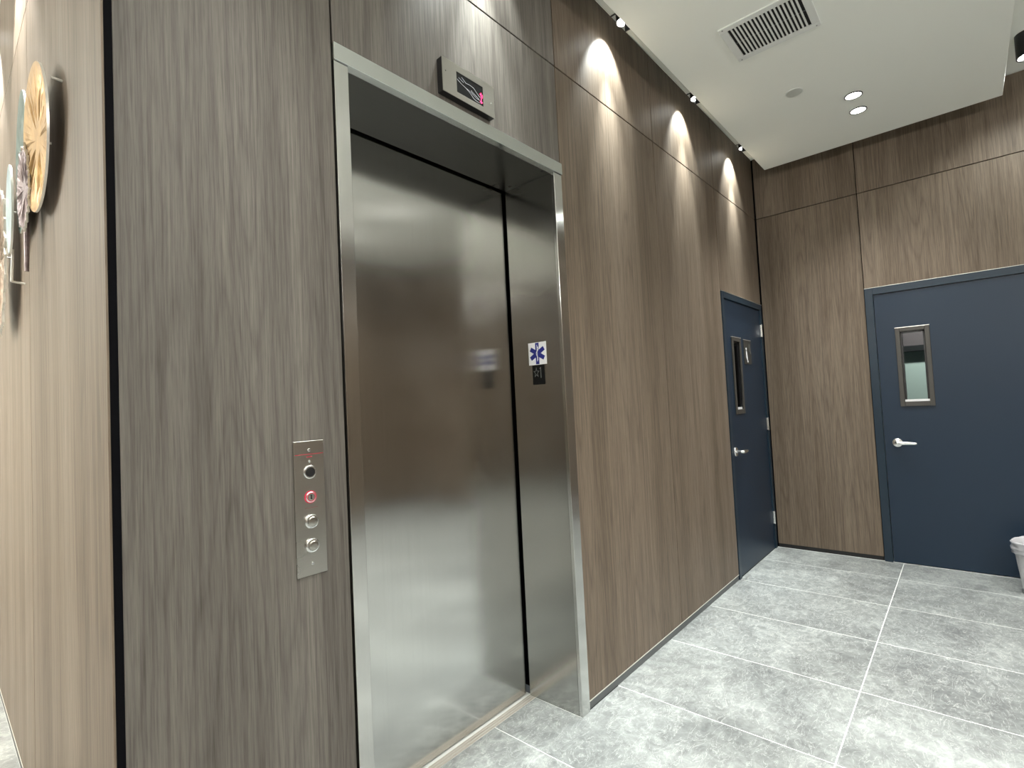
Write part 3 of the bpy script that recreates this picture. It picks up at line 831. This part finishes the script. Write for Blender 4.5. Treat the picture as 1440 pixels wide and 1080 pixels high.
# ================================================================== WALL SCULPTURE
ws_ = thing('wall_sculpture', 'metal wall sculpture of gold, green and blue discs on the left wall', 'sculpture', (XL, 0.95, 2.15))
def disc(name, label, centre, ry, rz, mt, tilt_z=0.0, tilt_y=0.0, thick=0.007, hub=(0, 0), ridges=60, depth=0.004, rough_edge=0.0, seed=1, rim=True):
    """dish with radial ridges that start at an off-centre hub; it faces -x"""
    rnd = random.Random(seed)
    bm = bmesh.new()
    segs, nr = 120, 9
    edge = [1+rough_edge*(rnd.random()-0.5)*2 for _ in range(segs)]
    edge = [(edge[i-1]+edge[i])/2 for i in range(segs)]
    rid = [rnd.uniform(-1, 1) for _ in range(segs)]
    rot = Matrix.Rotation(tilt_z, 3, 'Z') @ Matrix.Rotation(tilt_y, 3, 'Y')
    c = Vector(centre)
    def P(y, z, x):
        return c+rot @ Vector((x, y, z))
    hubv = bm.verts.new(P(hub[0], hub[1], -0.004))
    rings = []
    for j in range(1, nr+1):
        t = j/nr
        ring = []
        for i in range(segs):
            a = 2*math.pi*i/segs
            ey, ez = ry*edge[i]*math.cos(a), rz*edge[i]*math.sin(a)
            y = hub[0]+(ey-hub[0])*t; z = hub[1]+(ez-hub[1])*t
            x = -0.012*(1-t)**2*0 - 0.010*t*t + depth*rid[i]*math.sin(math.pi*min(1, t*1.0))*(1-t*0.4)
            ring.append(bm.verts.new(P(y, z, x)))
        rings.append(ring)
    for i in range(segs):
        bm.faces.new((hubv, rings[0][(i+1) % segs], rings[0][i]))
    for a_, b_ in zip(rings, rings[1:]):
        for i in range(segs):
            j = (i+1) % segs
            bm.faces.new((a_[i], a_[j], b_[j], b_[i]))
    back = [bm.verts.new(v.co+rot @ Vector((thick, 0, 0))) for v in rings[-1]]
    for i in range(segs):
        j = (i+1) % segs
        f = bm.faces.new((rings[-1][i], rings[-1][j], back[j], back[i])); f.material_index = 1 if rim else 0
    bm.faces.new(back)
    bmesh.ops.recalc_face_normals(bm, faces=bm.faces[:])
    o = finish(bm, name, [M[mt], M['rim']], ws_)
    o['label'] = label
    return o
disc('gold_disc', 'round gold disc with fine rays', (0.230, 0.680, 2.296), 0.240, 0.212, 'gold', 0.0, -0.03, 0.006, (-0.03, -0.01), depth=0.0075, seed=3)
disc('green_disc', 'dark green disc behind the gold one', (0.238, 1.102, 2.374), 0.228, 0.249, 'teal', -0.03, 0.0, 0.006, (0.02, 0.02), depth=0.002, seed=5)
disc('pale_blue_disc', 'pale blue disc', (0.2195, 1.27, 2.250), 0.10, 0.168, 'paleblue', 0.0, 0.0, 0.006, (0, 0), depth=0.001, seed=8)
disc('mauve_flake', 'rough edged mauve piece', (0.2224, 0.894, 2.212), 0.07, 0.136, 'mauve', 0.1, 0.0, 0.006, (0, 0), depth=0.006, rough_edge=0.16, seed=9)
disc('bark_flake', 'rough brown piece', (0.2195, 1.70, 2.150), 0.258, 0.30, 'bark', 0.0, 0.0, 0.008, (0, 0), depth=0.012, rough_edge=0.14, seed=12)
bm = bmesh.new(); tube(bm, [(0.2205, 1.287, 2.103), (0.2205, 1.31, 2.036), (0.2205, 1.326, 1.986)], 0.0045, 6); tube(bm, [(0.2205, 1.326, 1.987), (0.258, 1.33, 1.984)], 0.004, 6)
finish(bm, 'stem', M['rim'], ws_)
bm = bmesh.new(); tube(bm, [(0.2235, 0.900, 2.104), (0.2235, 0.911, 2.028), (0.2235, 0.916, 1.941)], [0.008, 0.007, 0.006], 8)
finish(bm, 'stem', M['mauve'], ws_)
for (y, z, x) in ((0.475, 2.40, 0.236), (0.680, 2.296, 0.235), (1.102, 2.374, 0.242), (0.894, 2.212, 0.228), (1.31, 2.254, 0.224), (1.757, 2.182, 0.226)):
    bm = bmesh.new(); lathe(bm, [(0.0035, 0), (0.0035, XL-x+0.001)], (x, y, z), (1, 0, 0), 10)
    finish(bm, 'mounting_pin', M['rim'], ws_)
